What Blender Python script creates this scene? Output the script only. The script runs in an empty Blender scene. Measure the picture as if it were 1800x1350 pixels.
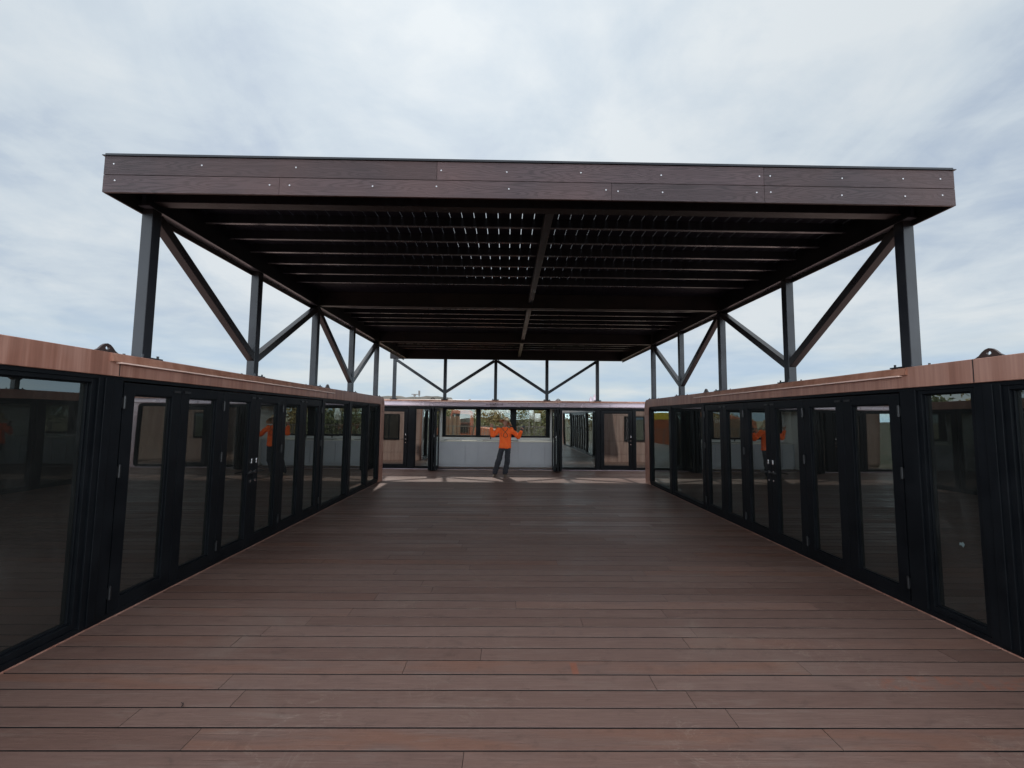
import bpy, bmesh, math, random
from mathutils import Vector, Matrix, noise
from math import pi, sin, cos, radians as R
random.seed(7)
sc = bpy.context.scene
COL = sc.collection
PX = 1800.0
# ------------------------------------------------------------------ camera
cam = bpy.data.cameras.new('camera'); camo = bpy.data.objects.new('camera', cam); COL.objects.link(camo)
cam.sensor_fit = 'HORIZONTAL'; cam.sensor_width = 36.0; cam.lens = 36.0 * 760.0 / PX
cam.clip_start = 0.05; cam.clip_end = 3000
camo.location = (0, 0, 1.8)
camo.matrix_world = Matrix.Translation((0, 0, 1.8)) @ (Matrix.Rotation(-0.01235, 4, 'Z') @ Matrix.Rotation(pi/2 + 0.07721, 4, 'X') @ Matrix.Rotation(0.010, 4, 'Z'))
sc.camera = camo
# ------------------------------------------------------------------ world
SUN_EL, SUN_AZ = R(51), R(-9)       # azimuth from +Y (the camera looks along it), negative is towards -X
w = bpy.data.worlds.new("World"); sc.world = w; w.use_nodes = True
nt = w.node_tree; nt.nodes.clear(); N = nt.nodes.new; Lk = nt.links.new
out = N('ShaderNodeOutputWorld'); bg = N('ShaderNodeBackground'); bg.inputs[1].default_value = 0.1
sky = N('ShaderNodeTexSky'); sky.sky_type = 'NISHITA'; sky.sun_disc = False
sky.sun_elevation = SUN_EL; sky.sun_rotation = -SUN_AZ if False else SUN_AZ; sky.air_density = 1.0; sky.dust_density = 1.0
tc = N('ShaderNodeTexCoord'); sep = N('ShaderNodeSeparateXYZ'); Lk(tc.outputs['Generated'], sep.inputs[0])
def M(op, a, b=None, c=None, clamp=False, tree=None):
    t = tree or nt
    n = t.nodes.new('ShaderNodeMath'); n.operation = op; n.use_clamp = clamp
    for i, v in enumerate((a, b, c)):
        if v is None: continue
        if isinstance(v, (int, float)): n.inputs[i].default_value = v
        else: t.links.new(v, n.inputs[i])
    return n.outputs[0]
zz = M('ADD', M('MAXIMUM', sep.outputs[2], 0.0), 0.16)
comb = N('ShaderNodeCombineXYZ'); Lk(M('DIVIDE', sep.outputs[0], zz), comb.inputs[0]); Lk(M('DIVIDE', sep.outputs[1], zz), comb.inputs[1])
def noise_n(scale, detail, rough, dist=0.0, vec=None, sc3=(1, 1, 1), loc=(0, 0, 0)):
    mp = N('ShaderNodeMapping'); mp.inputs['Scale'].default_value = sc3; mp.inputs['Location'].default_value = loc
    Lk(vec or comb.outputs[0], mp.inputs[0])
    n = N('ShaderNodeTexNoise'); n.inputs['Scale'].default_value = scale; n.inputs['Detail'].default_value = detail
    n.inputs['Roughness'].default_value = rough; n.inputs['Distortion'].default_value = dist
    Lk(mp.outputs[0], n.inputs['Vector']); return n.outputs[0]
def ramp(fac, stops, tree=None):
    t = tree or nt
    r = t.nodes.new('ShaderNodeValToRGB'); cr = r.color_ramp
    while len(cr.elements) > 1: cr.elements.remove(cr.elements[-1])
    for i, (p, c) in enumerate(stops):
        e = cr.elements[0] if i == 0 else cr.elements.new(p)
        e.position = p; e.color = (c[0], c[1], c[2], 1) if not isinstance(c, (int, float)) else (c, c, c, 1)
    t.links.new(fac, r.inputs[0]); return r.outputs[0]
def mixc(fac, a, b, tree=None, mode='MIX'):
    t = tree or nt
    n = t.nodes.new('ShaderNodeMix'); n.data_type = 'RGBA'; n.blend_type = mode
    for s, v in ((0, fac), (6, a), (7, b)):
        if isinstance(v, (int, float)): n.inputs[s].default_value = v
        elif isinstance(v, tuple): n.inputs[s].default_value = (*v, 1)
        else: t.links.new(v, n.inputs[s])
    return n.outputs[2]
big = noise_n(0.62, 4, .55, .35, loc=(3.1, 1.7, 0))
mid = noise_n(1.9, 7, .58, .5, sc3=(1, .75, 1), loc=(.4, 9.2, 0))
wisp = noise_n(3.4, 8, .60, .35, sc3=(.8, 1.0, 1), loc=(7, 2, 0))
cl = M('ADD', M('MULTIPLY', big, .45), M('ADD', M('MULTIPLY', mid, .35), M('MULTIPLY', wisp, .25)))
cloudc = ramp(cl, [(.38, (4.7, 5.6, 6.9)), (.455, (5.6, 6.45, 7.4)), (.52, (6.5, 7.3, 8.0)), (.60, (7.7, 8.25, 8.6))])
cover = ramp(cl, [(.36, .62), (.5, .96)])
# low over the horizon the layer thins to long pale bands
lowb = noise_n(2.2, 5, .5, .2, vec=tc.outputs['Generated'], sc3=(1.6, 1.6, 8), loc=(0, 0, 3))
lowc = ramp(lowb, [(.36, (4.2, 5.9, 7.9)), (.5, (5.6, 6.9, 8.0)), (.62, (7.4, 8.0, 8.2))])
hz = ramp(sep.outputs[2], [(.03, 1.0), (.20, 0.0)])
cloudc = mixc(hz, cloudc, lowc)
cover = M('MAXIMUM', cover, hz)
# the veil is brightest round the hidden sun
sd = Vector((sin(SUN_AZ)*cos(SUN_EL), cos(SUN_AZ)*cos(SUN_EL), sin(SUN_EL)))
dt = N('ShaderNodeVectorMath'); dt.operation = 'DOT_PRODUCT'; Lk(tc.outputs['Generated'], dt.inputs[0]); dt.inputs[1].default_value = sd
glow = M('POWER', M('MAXIMUM', dt.outputs['Value'], 0.0), 7.0)
k = M('ADD', M('MULTIPLY', glow, 0.16), 0.93)
# off-frame sky overhead, beside and behind the camera boosted as added fill light
up = ramp(sep.outputs[2], [(.765, 0), (.95, 1)]); back = ramp(M('ADD', M('MULTIPLY', sep.outputs[1], -.5), .5), [(.30, 0), (.55, 1)])
low = ramp(sep.outputs[2], [(.12, 1), (.42, 0)])
rear = ramp(M('ADD', M('MULTIPLY', sep.outputs[1], -.5), .5), [(.5, 0), (.72, 1)])
k = M('ADD', k, M('ADD', M('MULTIPLY', up, 2.6), M('ADD', M('MULTIPLY', back, 1.0), M('MULTIPLY', M('MULTIPLY', rear, low), 5.0))))
cs = N('ShaderNodeVectorMath'); cs.operation = 'SCALE'; Lk(cloudc, cs.inputs[0]); Lk(k, cs.inputs['Scale'])
Lk(mixc(cover, sky.outputs[0], cs.outputs[0]), bg.inputs[0]); Lk(bg.outputs[0], out.inputs[0])
# ------------------------------------------------------------------ sun
sl = bpy.data.lights.new('sun', 'SUN'); sl.energy = 3.0; sl.angle = R(1.6); sl.color = (1, .95, .88)
so = bpy.data.objects.new('sun', sl); COL.objects.link(so); so.location = (0, 0, 30)
so.rotation_euler = sd.to_track_quat('Z', 'Y').to_euler()
# ------------------------------------------------------------------ exposure
sc.view_settings.view_transform = 'Standard'; sc.view_settings.look = 'None'
sc.view_settings.exposure = 0.0; sc.view_settings.gamma = 1.0; sc.view_settings.use_curve_mapping = False
sc.render.engine = 'CYCLES'; sc.cycles.use_denoising = True
sc.cycles.max_bounces = 10; sc.cycles.transparent_max_bounces = 24; sc.cycles.glossy_bounces = 6
sc.cycles.caustics_reflective = False; sc.cycles.caustics_refractive = False

# ================================================================== materials
def mat(name, col, rough=.5, metal=0.0, spec=.5, fn=None):
    m = bpy.data.materials.new(name); m.use_nodes = True
    t = m.node_tree; b = t.nodes['Principled BSDF']
    b.inputs['Base Color'].default_value = (*col, 1); b.inputs['Roughness'].default_value = rough
    b.inputs['Metallic'].default_value = metal; b.inputs['Specular IOR Level'].default_value = spec
    if fn: fn(t, b)
    return m
def tnoise(t, scale, sc3=(1, 1, 1), detail=5, rough=.55, dist=0., coord='Object', loc=(0, 0, 0)):
    c = t.nodes.new('ShaderNodeTexCoord'); mp = t.nodes.new('ShaderNodeMapping'); mp.inputs['Scale'].default_value = sc3
    mp.inputs['Location'].default_value = loc
    n = t.nodes.new('ShaderNodeTexNoise'); n.inputs['Scale'].default_value = scale; n.inputs['Detail'].default_value = detail
    n.inputs['Roughness'].default_value = rough; n.inputs['Distortion'].default_value = dist
    t.links.new(c.outputs[coord], mp.inputs[0]); t.links.new(mp.outputs[0], n.inputs['Vector']); return n.outputs[0]
def bump(t, b, h, s=.2, d=.01):
    n = t.nodes.new('ShaderNodeBump'); n.inputs['Strength'].default_value = s; n.inputs['Distance'].default_value = d
    t.links.new(h, n.inputs['Height']); t.links.new(n.outputs[0], b.inputs['Normal'])
def paint(c1, c2, sc3=(1, 1, 1), scale=6, r=(.3, .5), bs=.05):
    def f(t, b):
        n = tnoise(t, scale, sc3)
        t.links.new(mixc(ramp(n, [(.35, 0), (.65, 1)], t), c1, c2, t), b.inputs['Base Color'])
        t.links.new(ramp(n, [(.3, r[0]), (.7, r[1])], t), b.inputs['Roughness'])
        if bs: bump(t, b, tnoise(t, 90, sc3), bs, .003)
    return f
def cladf(t, b):          # printed wood-look aluminium, grain upright
    a = tnoise(t, 1.0, (9, 9, .35), 6, .6); f = tnoise(t, 1.0, (42, 42, 1.2), 4, .6); g = tnoise(t, 1.3, (1, 1, 1), 3)
    c = ramp(a, [(.3, (.21, .088, .060)), (.45, (.30, .135, .094)), (.58, (.40, .205, .152)), (.72, (.30, .145, .104))], t)
    c = mixc(M('MULTIPLY', ramp(f, [(.4, 0), (.68, 1)], t), .45, tree=t), c, (.20, .085, .058), t)
    c = mixc(M('MULTIPLY', ramp(g, [(.4, 0), (.7, 1)], t), .3, tree=t), c, (.46, .29, .235), t)
    t.links.new(c, b.inputs['Base Color']); t.links.new(ramp(a, [(.3, .34), (.7, .5)], t), b.inputs['Roughness'])
def fasciaf(t, b):        # embossed composite board, cathedral grain running along X
    c = t.nodes.new('ShaderNodeTexCoord'); at = t.nodes.new('ShaderNodeAttribute'); at.attribute_name = 'tint'
    mp = t.nodes.new('ShaderNodeMapping'); mp.inputs['Scale'].default_value = (.6, 1, 7.5)
    t.links.new(c.outputs['Object'], mp.inputs[0])
    sp = t.nodes.new('ShaderNodeSeparateColor'); t.links.new(at.outputs['Color'], sp.inputs[0])
    off = t.nodes.new('ShaderNodeCombineXYZ'); t.links.new(M('MULTIPLY', sp.outputs[1], 17., tree=t), off.inputs[0]); t.links.new(M('MULTIPLY', sp.outputs[2], 3., tree=t), off.inputs[2])
    ad = t.nodes.new('ShaderNodeVectorMath'); ad.operation = 'ADD'; t.links.new(mp.outputs[0], ad.inputs[0]); t.links.new(off.outputs[0], ad.inputs[1])
    n = t.nodes.new('ShaderNodeTexNoise'); n.inputs['Scale'].default_value = 1.6; n.inputs['Detail'].default_value = 1.5; n.inputs['Roughness'].default_value = .4
    t.links.new(ad.outputs[0], n.inputs['Vector'])
    rings = M('FRACT', M('MULTIPLY', n.outputs[0], 19., tree=t), tree=t)
    tri = M('ABSOLUTE', M('SUBTRACT', rings, .5, tree=t), tree=t)
    band = ramp(tri, [(.08, 0), (.30, 1)], t)
    fine = tnoise(t, 1, (3, 3, 160), 3, .6)
    big = tnoise(t, .8, (1, 1, 1), 3)
    base = mixc(band, (.029, .018, .0185), (.054, .034, .036), t)
    base = mixc(M('MULTIPLY', fine, .5, tree=t), base, (.05, .034, .036), t)
    base = mixc(M('MULTIPLY', ramp(big, [(.4, 0), (.65, 1)], t), .35, tree=t), base, (.11, .055, .046), t)
    base = mixc(1.0, base, M('ADD', M('MULTIPLY', sp.outputs[0], .5, tree=t), .8, tree=t), t, 'MULTIPLY')
    t.links.new(base, b.inputs['Base Color'])
    bump(t, b, M('ADD', band, M('MULTIPLY', fine, .6, tree=t), tree=t), .45, .002)
def deckf(t, b):
    at = t.nodes.new('ShaderNodeAttribute'); at.attribute_name = 'tint'
    sp = t.nodes.new('ShaderNodeSeparateColor'); t.links.new(at.outputs['Color'], sp.inputs[0])
    c = t.nodes.new('ShaderNodeTexCoord')
    off = t.nodes.new('ShaderNodeCombineXYZ'); t.links.new(M('MULTIPLY', sp.outputs[1], 31., tree=t), off.inputs[0]); t.links.new(M('MULTIPLY', sp.outputs[0], 9., tree=t), off.inputs[1])
    ad = t.nodes.new('ShaderNodeVectorMath'); ad.operation = 'ADD'; t.links.new(c.outputs['Object'], ad.inputs[0]); t.links.new(off.outputs[0], ad.inputs[1])
    def nz(scale, sc3, detail=5, rough=.6, dist=0., vec=None):
        mp = t.nodes.new('ShaderNodeMapping'); mp.inputs['Scale'].default_value = sc3; t.links.new(vec or ad.outputs[0], mp.inputs[0])
        n = t.nodes.new('ShaderNodeTexNoise'); n.inputs['Scale'].default_value = scale; n.inputs['Detail'].default_value = detail
        n.inputs['Roughness'].default_value = rough; n.inputs['Distortion'].default_value = dist; t.links.new(mp.outputs[0], n.inputs['Vector']); return n.outputs[0]
    grain = nz(1, (3.5, 95, 1), 5, .65, .3); patch = nz(1, (1.1, 7, 1), 4, .6, .6); stain = nz(1, (.8, .9, 1), 5, .65, .5, c.outputs['Object'])
    blot = nz(6, (1, 1.4, 1), 6, .7, .5, c.outputs['Object'])
    base = mixc(sp.outputs[0], (.125, .065, .049), (.186, .110, .087), t)
    base = mixc(M('MULTIPLY', ramp(grain, [(.35, 0), (.7, 1)], t), .42, tree=t), base, (.060, .032, .024), t)
    red = M('MULTIPLY', ramp(sp.outputs[2], [(.72, 0), (.86, 1)], t), ramp(patch, [(.4, 0), (.62, 1)], t), tree=t)
    base = mixc(M('MULTIPLY', red, .42, tree=t), base, (.19, .074, .040), t)
    base = mixc(M('MULTIPLY', ramp(stain, [(.56, 0), (.75, 1)], t), .34, tree=t), base, (.20, .155, .125), t)   # dust
    base = mixc(M('MULTIPLY', ramp(blot, [(.56, 0), (.70, 1)], t), .42, tree=t), base, (.050, .028, .021), t)
    scf = nz(2.3, (1, 1, 1), 7, .62, 2.2, c.outputs['Object']); msk = nz(1.3, (1, 1, 1), 3, .5, 0, c.outputs['Object'])
    sc1 = M('MULTIPLY', ramp(scf, [(.478, 0), (.49, 1), (.502, 0)], t), ramp(msk, [(.52, 0), (.64, 1)], t), tree=t)
    base = mixc(M('MULTIPLY', sc1, .38, tree=t), base, (.30, .22, .17), t)
    drag = nz(1, (1.6, 11, 1), 6, .7, .4, c.outputs['Object'])
    base = mixc(M('MULTIPLY', ramp(drag, [(.55, 0), (.72, 1)], t), .30, tree=t), base, (.22, .165, .135), t)
    base = mixc(M('MULTIPLY', ramp(drag, [(.28, 1), (.42, 0)], t), .35, tree=t), base, (.062, .034, .027), t)
    # worn rust-orange marks in the near right part of the deck
    mk = nz(9, (1, 1, 1), 5, .7, 1.2, c.outputs['Object'])
    se = t.nodes.new('ShaderNodeSeparateXYZ'); t.links.new(c.outputs['Object'], se.inputs[0])
    def win(o, c0, hw): return M('SUBTRACT', 1.0, M('DIVIDE', M('ABSOLUTE', M('SUBTRACT', o, c0, tree=t), tree=t), hw, tree=t), clamp=True, tree=t)
    spot = M('MULTIPLY', ramp(win(se.outputs[0], 3.25, .75), [(0, 0), (.25, 1)], t), ramp(win(se.outputs[1], 3.10, .085), [(0, 0), (.15, 1)], t), tree=t)
    spot2 = M('MULTIPLY', ramp(win(se.outputs[0], .51, .03), [(0, 0), (.4, 1)], t), ramp(win(se.outputs[1], 3.26, .08), [(0, 0), (.2, 1)], t), tree=t)
    o1 = M('MULTIPLY', spot, ramp(mk, [(.48, 0), (.66, 1)], t), tree=t)
    base = mixc(M('MULTIPLY', M('MAXIMUM', o1, spot2, tree=t), .6, tree=t), base, (.24, .068, .03), t)
    t.links.new(base, b.inputs['Base Color'])
    rg = M('ADD', M('MULTIPLY', stain, .25, tree=t), M('ADD', M('MULTIPLY', grain, .16, tree=t), M('MULTIPLY', sp.outputs[1], .16, tree=t), tree=t), tree=t)
    t.links.new(M('ADD', rg, .20, tree=t), b.inputs['Roughness'])
    bump(t, b, M('ADD', grain, M('MULTIPLY', blot, .5, tree=t), tree=t), .9, .003)
def glassf(name, tint, f0, wav=.004):
    m = bpy.data.materials.new(name); m.use_nodes = True; t = m.node_tree; t.nodes.clear()
    o = t.nodes.new('ShaderNodeOutputMaterial'); mx = t.nodes.new('ShaderNodeMixShader')
    tr = t.nodes.new('ShaderNodeBsdfTransparent'); tr.inputs[0].default_value = (*tint, 1)
    gl = t.nodes.new('ShaderNodeBsdfGlossy'); gl.inputs['Roughness'].default_value = 0.0; gl.inputs['Color'].default_value = (.93, 1, .97, 1)
    lw = t.nodes.new('ShaderNodeLayerWeight'); lw.inputs[0].default_value = .5
    p = M('POWER', lw.outputs['Facing'], 4.0, tree=t)
    f = M('ADD', M('MULTIPLY', p, 1 - f0, tree=t), f0, tree=t)
    # slow warp of toughened panes
    n = tnoise(t, 1.1, (1, 1, .6), 1, .3)
    bn = t.nodes.new('ShaderNodeBump'); bn.inputs['Strength'].default_value = 1.0; bn.inputs['Distance'].default_value = wav
    t.links.new(n, bn.inputs['Height']); t.links.new(bn.outputs[0], gl.inputs['Normal'])
    t.links.new(f, mx.inputs[0]); t.links.new(tr.outputs[0], mx.inputs[1]); t.links.new(gl.outputs[0], mx.inputs[2])
    du = t.nodes.new('ShaderNodeBsdfDiffuse'); du.inputs[0].default_value = (.36, .36, .34, 1); m2 = t.nodes.new('ShaderNodeMixShader')
    sm = tnoise(t, 2.2, (1, 1, .5), 7, .7, 1.0, loc=(3, 1, 7))
    t.links.new(ramp(sm, [(.30, .012), (.55, .026), (.72, .07)], t), m2.inputs[0])
    t.links.new(mx.outputs[0], m2.inputs[1]); t.links.new(du.outputs[0], m2.inputs[2]); t.links.new(m2.outputs[0], o.inputs[0])
    return m
def leaff(c1, c2):
    def f(t, b):
        n = tnoise(t, 1.7, (1, 1, 1), 4); g = t.nodes.new('ShaderNodeNewGeometry')
        c = mixc(ramp(n, [(.35, 0), (.65, 1)], t), c1, c2, t)
        c = mixc(M('MULTIPLY', g.outputs['Random Per Island'], .5, tree=t), c, (c2[0]*1.5, c2[1]*1.4, c2[2]*1.2), t)
        t.links.new(c, b.inputs['Base Color'])
    return f
MT = dict(
    clad=mat('wood_look_cladding', (.25, .13, .1), .45, spec=.3, fn=cladf),
    cladpale=mat('pale_end_cladding', (.4, .3, .26), .45, spec=.3, fn=paint((.33, .205, .175), (.46, .32, .28), (7, 7, .5), 1.6, (.36, .5), 0)),
    cladred=mat('flashing_cladding', (.24, .12, .08), .4, fn=paint((.27, .115, .072), (.40, .195, .135), (6, 6, .6), 2, (.32, .45), 0)),
    lip=mat('flashing_lip', (.80, .56, .47), .3),
    lilac=mat('pale_metallic_cladding', (.58, .46, .50), .3, .3, fn=paint((.50, .38, .40), (.42, .34, .38), (1, 1, 1), 1.1, (.22, .36), 0)),
    fascia=mat('embossed_fascia_board', (.09, .07, .07), .55, spec=.25, fn=fasciaf),
    steel=mat('painted_steel', (.05, .052, .06), .35, spec=.28, fn=paint((.011, .0118, .016), (.018, .0185, .022), (1, 1, 1), 2.5, (.26, .44))),
    brownsteel=mat('brown_steel', (.09, .05, .04), .38, spec=.35, fn=paint((.034, .020, .018), (.060, .036, .031), (1, 1, 1), 1.5, (.3, .48))),
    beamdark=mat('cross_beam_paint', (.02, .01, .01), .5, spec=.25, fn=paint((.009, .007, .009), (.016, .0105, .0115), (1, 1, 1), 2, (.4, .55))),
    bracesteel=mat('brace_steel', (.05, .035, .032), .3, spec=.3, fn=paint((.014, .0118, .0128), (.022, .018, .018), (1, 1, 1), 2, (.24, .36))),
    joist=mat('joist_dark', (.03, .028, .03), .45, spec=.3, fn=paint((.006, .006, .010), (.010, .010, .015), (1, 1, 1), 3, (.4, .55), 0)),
    flange=mat('joist_flange_lit', (.14, .125, .12), .3, fn=paint((.052, .057, .074), (.080, .084, .098), (1, 1, 1), 2, (.22, .36), 0)),  # lighter than the joist paint: light caught on undersides put into the colour
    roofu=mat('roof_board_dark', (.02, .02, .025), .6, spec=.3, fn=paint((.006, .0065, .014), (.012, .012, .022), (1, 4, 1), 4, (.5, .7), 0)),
    frame=mat('black_aluminium', (.005, .006, .008), .48, spec=.13, fn=paint((.004, .0048, .0062), (.007, .008, .0098), (1, 1, 1), 4, (.38, .52), .03)),
    black=mat('black_plastic', (.008, .008, .009), .4),
    seam=mat('dark_joint', (.02, .013, .012), .8),
    chrome=mat('satin_steel', (.62, .62, .63), .25, 1.0),
    screw=mat('screw_head', (.50, .49, .50), .45, .5),
    glass=glassf('tinted_glass', (.20, .24, .24), .21, .003), glassfar=glassf('mirror_glass', (.14, .17, .17), .36, .004),
    clear=glassf('clear_glass', (.80, .80, .75), .05),
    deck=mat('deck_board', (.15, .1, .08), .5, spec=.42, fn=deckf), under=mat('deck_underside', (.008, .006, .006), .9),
    white=mat('interior_white', (.62, .61, .60), .6, fn=paint((.74, .73, .71), (.8, .79, .77), (1, 1, 1), 1, (.5, .7), 0)),
    cab=mat('cabinet_grey', (.50, .51, .56), .45, fn=paint((.50, .505, .53), (.54, .545, .57), (1, 1, 1), 2, (.35, .5), 0)),
    counter=mat('counter_stone', (.55, .54, .50), .35, fn=paint((.60, .58, .53), (.68, .66, .61), (1, 1, 1), 14, (.3, .4), 0)),
    hob=mat('dark_worktop_inset', (.10, .10, .10), .3),
    woodfloor=mat('interior_floor', (.22, .13, .09), .45, fn=paint((.17, .10, .07), (.26, .16, .11), (1, 9, 1), 3, (.35, .5), 0)),
    ground=mat('ground', (.16, .13, .09), .95, fn=paint((.10, .095, .05), (.22, .17, .12), (1, 1, 1), .35, (.9, .95), 0)),
    skin=mat('skin', (.32, .16, .11), .5, fn=paint((.30, .15, .10), (.36, .19, .13), (1, 1, 1), 20, (.45, .55), 0)),
    orange=mat('hi_vis_orange', (.95, .13, .018), .75, fn=paint((1.0, .12, .010), (1.0, .16, .02), (1, 1, 1), 14, (.7, .8), .3)),
    trousers=mat('charcoal_cotton', (.035, .036, .045), .85, fn=paint((.018, .019, .025), (.034, .036, .044), (1, 1, 1), 18, (.8, .9), .3)),
    straw=mat('straw', (.45, .33, .19), .8, fn=paint((.66, .50, .30), (.50, .36, .21), (1, 1, 8), 16, (.75, .85), .4)),
    boot=mat('brown_boot', (.10, .07, .05), .7, fn=paint((.17, .12, .085), (.10, .072, .052), (1, 1, 1), 25, (.6, .8), .3)),
    machine=mat('orange_paint', (.55, .12, .03), .5, fn=paint((.40, .095, .03), (.27, .075, .035), (1, 1, 1), 3, (.4, .6), 0)),
    yellow=mat('yellow_paint', (.65, .48, .05), .5), rubber=mat('rubber', (.02, .02, .02), .85),
    cloth=mat('white_banner_cloth', (.75, .77, .78), .8), galv=mat('galvanised', (.15, .13, .12), .5, .4),
    fencewood=mat('brown_board_fence', (.16, .085, .05), .7, fn=paint((.12, .065, .04), (.20, .11, .065), (8, 8, .6), 3, (.6, .75), 0)),
    bark=mat('bark', (.12, .09, .07), .9, fn=paint((.09, .07, .05), (.16, .13, .10), (6, 6, 1), 3, (.85, .95), .5)),
    leafa=mat('leaf_olive', (.07, .08, .03), .7, fn=leaff((.055, .07, .022), (.12, .12, .045))),
    leafb=mat('leaf_dry', (.12, .11, .05), .75, fn=leaff((.15, .105, .035), (.24, .17, .06))),
    twig=mat('twig_dark', (.02, .012, .01), .9), sticker=mat('sticker_film', (.14, .18, .18), .4),
)
# ================================================================== mesh helpers
def tag(o, label=None, cat=None, group=None, kind=None):
    for k_, v in (('label', label), ('category', cat), ('group', group), ('kind', kind)):
        if v: o[k_] = v
    return o
def empty(name, loc, label, cat, group=None, kind=None):
    o = bpy.data.objects.new(name, None); COL.objects.link(o); o.location = loc; o.empty_display_size = .3
    return tag(o, label, cat, group, kind)
def wloc(o):
    v = Vector((0, 0, 0))
    while o is not None: v += Vector(o.location); o = o.parent
    return v
class MB:
    def __init__(s): s.bm = bmesh.new(); s.tl = None
    def v(s, p): return s.bm.verts.new(p)
    def box(s, x0, x1, y0, y1, z0, z1, tint=None):
        x0, x1 = min(x0, x1), max(x0, x1); y0, y1 = min(y0, y1), max(y0, y1); z0, z1 = min(z0, z1), max(z0, z1)
        vs = [s.v((x, y, z)) for x in (x0, x1) for y in (y0, y1) for z in (z0, z1)]
        fs = [s.bm.faces.new([vs[i] for i in f]) for f in ((0, 1, 3, 2), (4, 6, 7, 5), (0, 4, 5, 1), (2, 3, 7, 6), (0, 2, 6, 4), (1, 5, 7, 3))]
        if tint: s.tint(fs, tint)
        return vs
    def tint(s, fs, c):
        if s.tl is None: s.tl = s.bm.loops.layers.float_color.new('tint')
        for f in fs:
            for l in f.loops: l[s.tl] = (*c, 1)
    def bx(s, P, a0, a1, d0, d1, z0, z1):
        p, q = P(a0, d0, z0), P(a1, d1, z1); return s.box(p[0], q[0], p[1], q[1], p[2], q[2])
    def beam(s, p0, p1, w, h=None, side=(0, 0, 1)):
        h = h or w; p0, p1 = Vector(p0), Vector(p1); d = (p1 - p0).normalized()
        a = d.cross(Vector(side))
        if a.length < 1e-4: a = d.cross(Vector((0, 1, 0)))
        a.normalize(); b = a.cross(d).normalized()
        vs = [s.v(p + a*i*w/2 + b*j*h/2) for p in (p0, p1) for i, j in ((-1, -1), (1, -1), (1, 1), (-1, 1))]
        for f in ((0, 1, 2, 3), (7, 6, 5, 4), (0, 4, 5, 1), (1, 5, 6, 2), (2, 6, 7, 3), (3, 7, 4, 0)): s.bm.faces.new([vs[i] for i in f])
    def cyl(s, p0, p1, r0, r1=None, n=12, caps=True):
        r1 = r0 if r1 is None else r1; p0, p1 = Vector(p0), Vector(p1); d = (p1 - p0).normalized()
        a = d.orthogonal().normalized(); b = d.cross(a)
        A = [s.v(p0 + (a*cos(t) + b*sin(t))*r0) for t in [2*pi*i/n for i in range(n)]]
        B = [s.v(p1 + (a*cos(t) + b*sin(t))*r1) for t in [2*pi*i/n for i in range(n)]]
        for i in range(n): s.bm.faces.new((A[i], A[(i+1) % n], B[(i+1) % n], B[i]))
        if caps: s.bm.faces.new(A[::-1]); s.bm.faces.new(B)
    def tube(s, pts, r, n=8):
        for a, b in zip(pts, pts[1:]): s.cyl(a, b, r, r, n)
    def loops(s, rings, caps=True):       # loft between closed rings of equal count
        V = [[s.v(p) for p in r] for r in rings]; n = len(V[0])
        for A, B in zip(V, V[1:]):
            for i in range(n): s.bm.faces.new((A[i], A[(i+1) % n], B[(i+1) % n], B[i]))
        if caps: s.bm.faces.new(V[0][::-1]); s.bm.faces.new(V[-1])
    def ringplate(s, outer, inner, P, d0, d1):   # plate with an opening; outer/inner lists of (a,z)
        n = len(outer); L = {}
        for nm, pts in (('o', outer), ('i', inner)):
            for d in (d0, d1): L[nm, d] = [s.v(P(a, d, z)) for a, z in pts]
        for i in range(n):
            j = (i+1) % n
            for A, B in ((('o', d0), ('i', d0)), (('i', d0), ('i', d1)), (('i', d1), ('o', d1)), (('o', d1), ('o', d0))):
                s.bm.faces.new((L[A][i], L[A][j], L[B][j], L[B][i]))
    def prism(s, prof, P, a0, a1):               # profile (d,z) swept along a
        A = [s.v(P(a0, d, z)) for d, z in prof]; B = [s.v(P(a1, d, z)) for d, z in prof]; n = len(prof)
        for i in range(n): s.bm.faces.new((A[i], A[(i+1) % n], B[(i+1) % n], B[i]))
        s.bm.faces.new(A[::-1]); s.bm.faces.new(B)
    def build(s, name, m, parent=None, bevel=0, smooth=False, label=None, loc=None):
        bmesh.ops.recalc_face_normals(s.bm, faces=s.bm.faces[:])
        off = wloc(parent) if parent else Vector(loc or (0, 0, 0))
        bmesh.ops.translate(s.bm, vec=-off, verts=s.bm.verts[:])
        if smooth:
            for f in s.bm.faces: f.smooth = True
        me = bpy.data.meshes.new(name); s.bm.to_mesh(me); s.bm.free()
        for mm in (m if isinstance(m, list) else [m]): me.materials.append(mm)
        o = bpy.data.objects.new(name, me); COL.objects.link(o)
        if parent: o.parent = parent
        else: o.location = off
        if bevel:
            b = o.modifiers.new('bevel', 'BEVEL'); b.width = bevel; b.segments = 2; b.limit_method = 'ANGLE'; b.angle_limit = R(40)
        if label: o['label'] = label
        return o
def rrect(a0, a1, z0, z1, r, n=7):
    pts = []
    for cx, cz, t0 in ((a1-r, z1-r, 0), (a0+r, z1-r, pi/2), (a0+r, z0+r, pi), (a1-r, z0+r, 1.5*pi)):
        for i in range(n): t = t0 + (pi/2)*i/(n-1); pts.append((cx + r*cos(t), cz + r*sin(t)))
    return pts
XL, XR, YF = -3.47, 3.96, 15.1
ZM = 2.335     # top of the side modules
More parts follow.
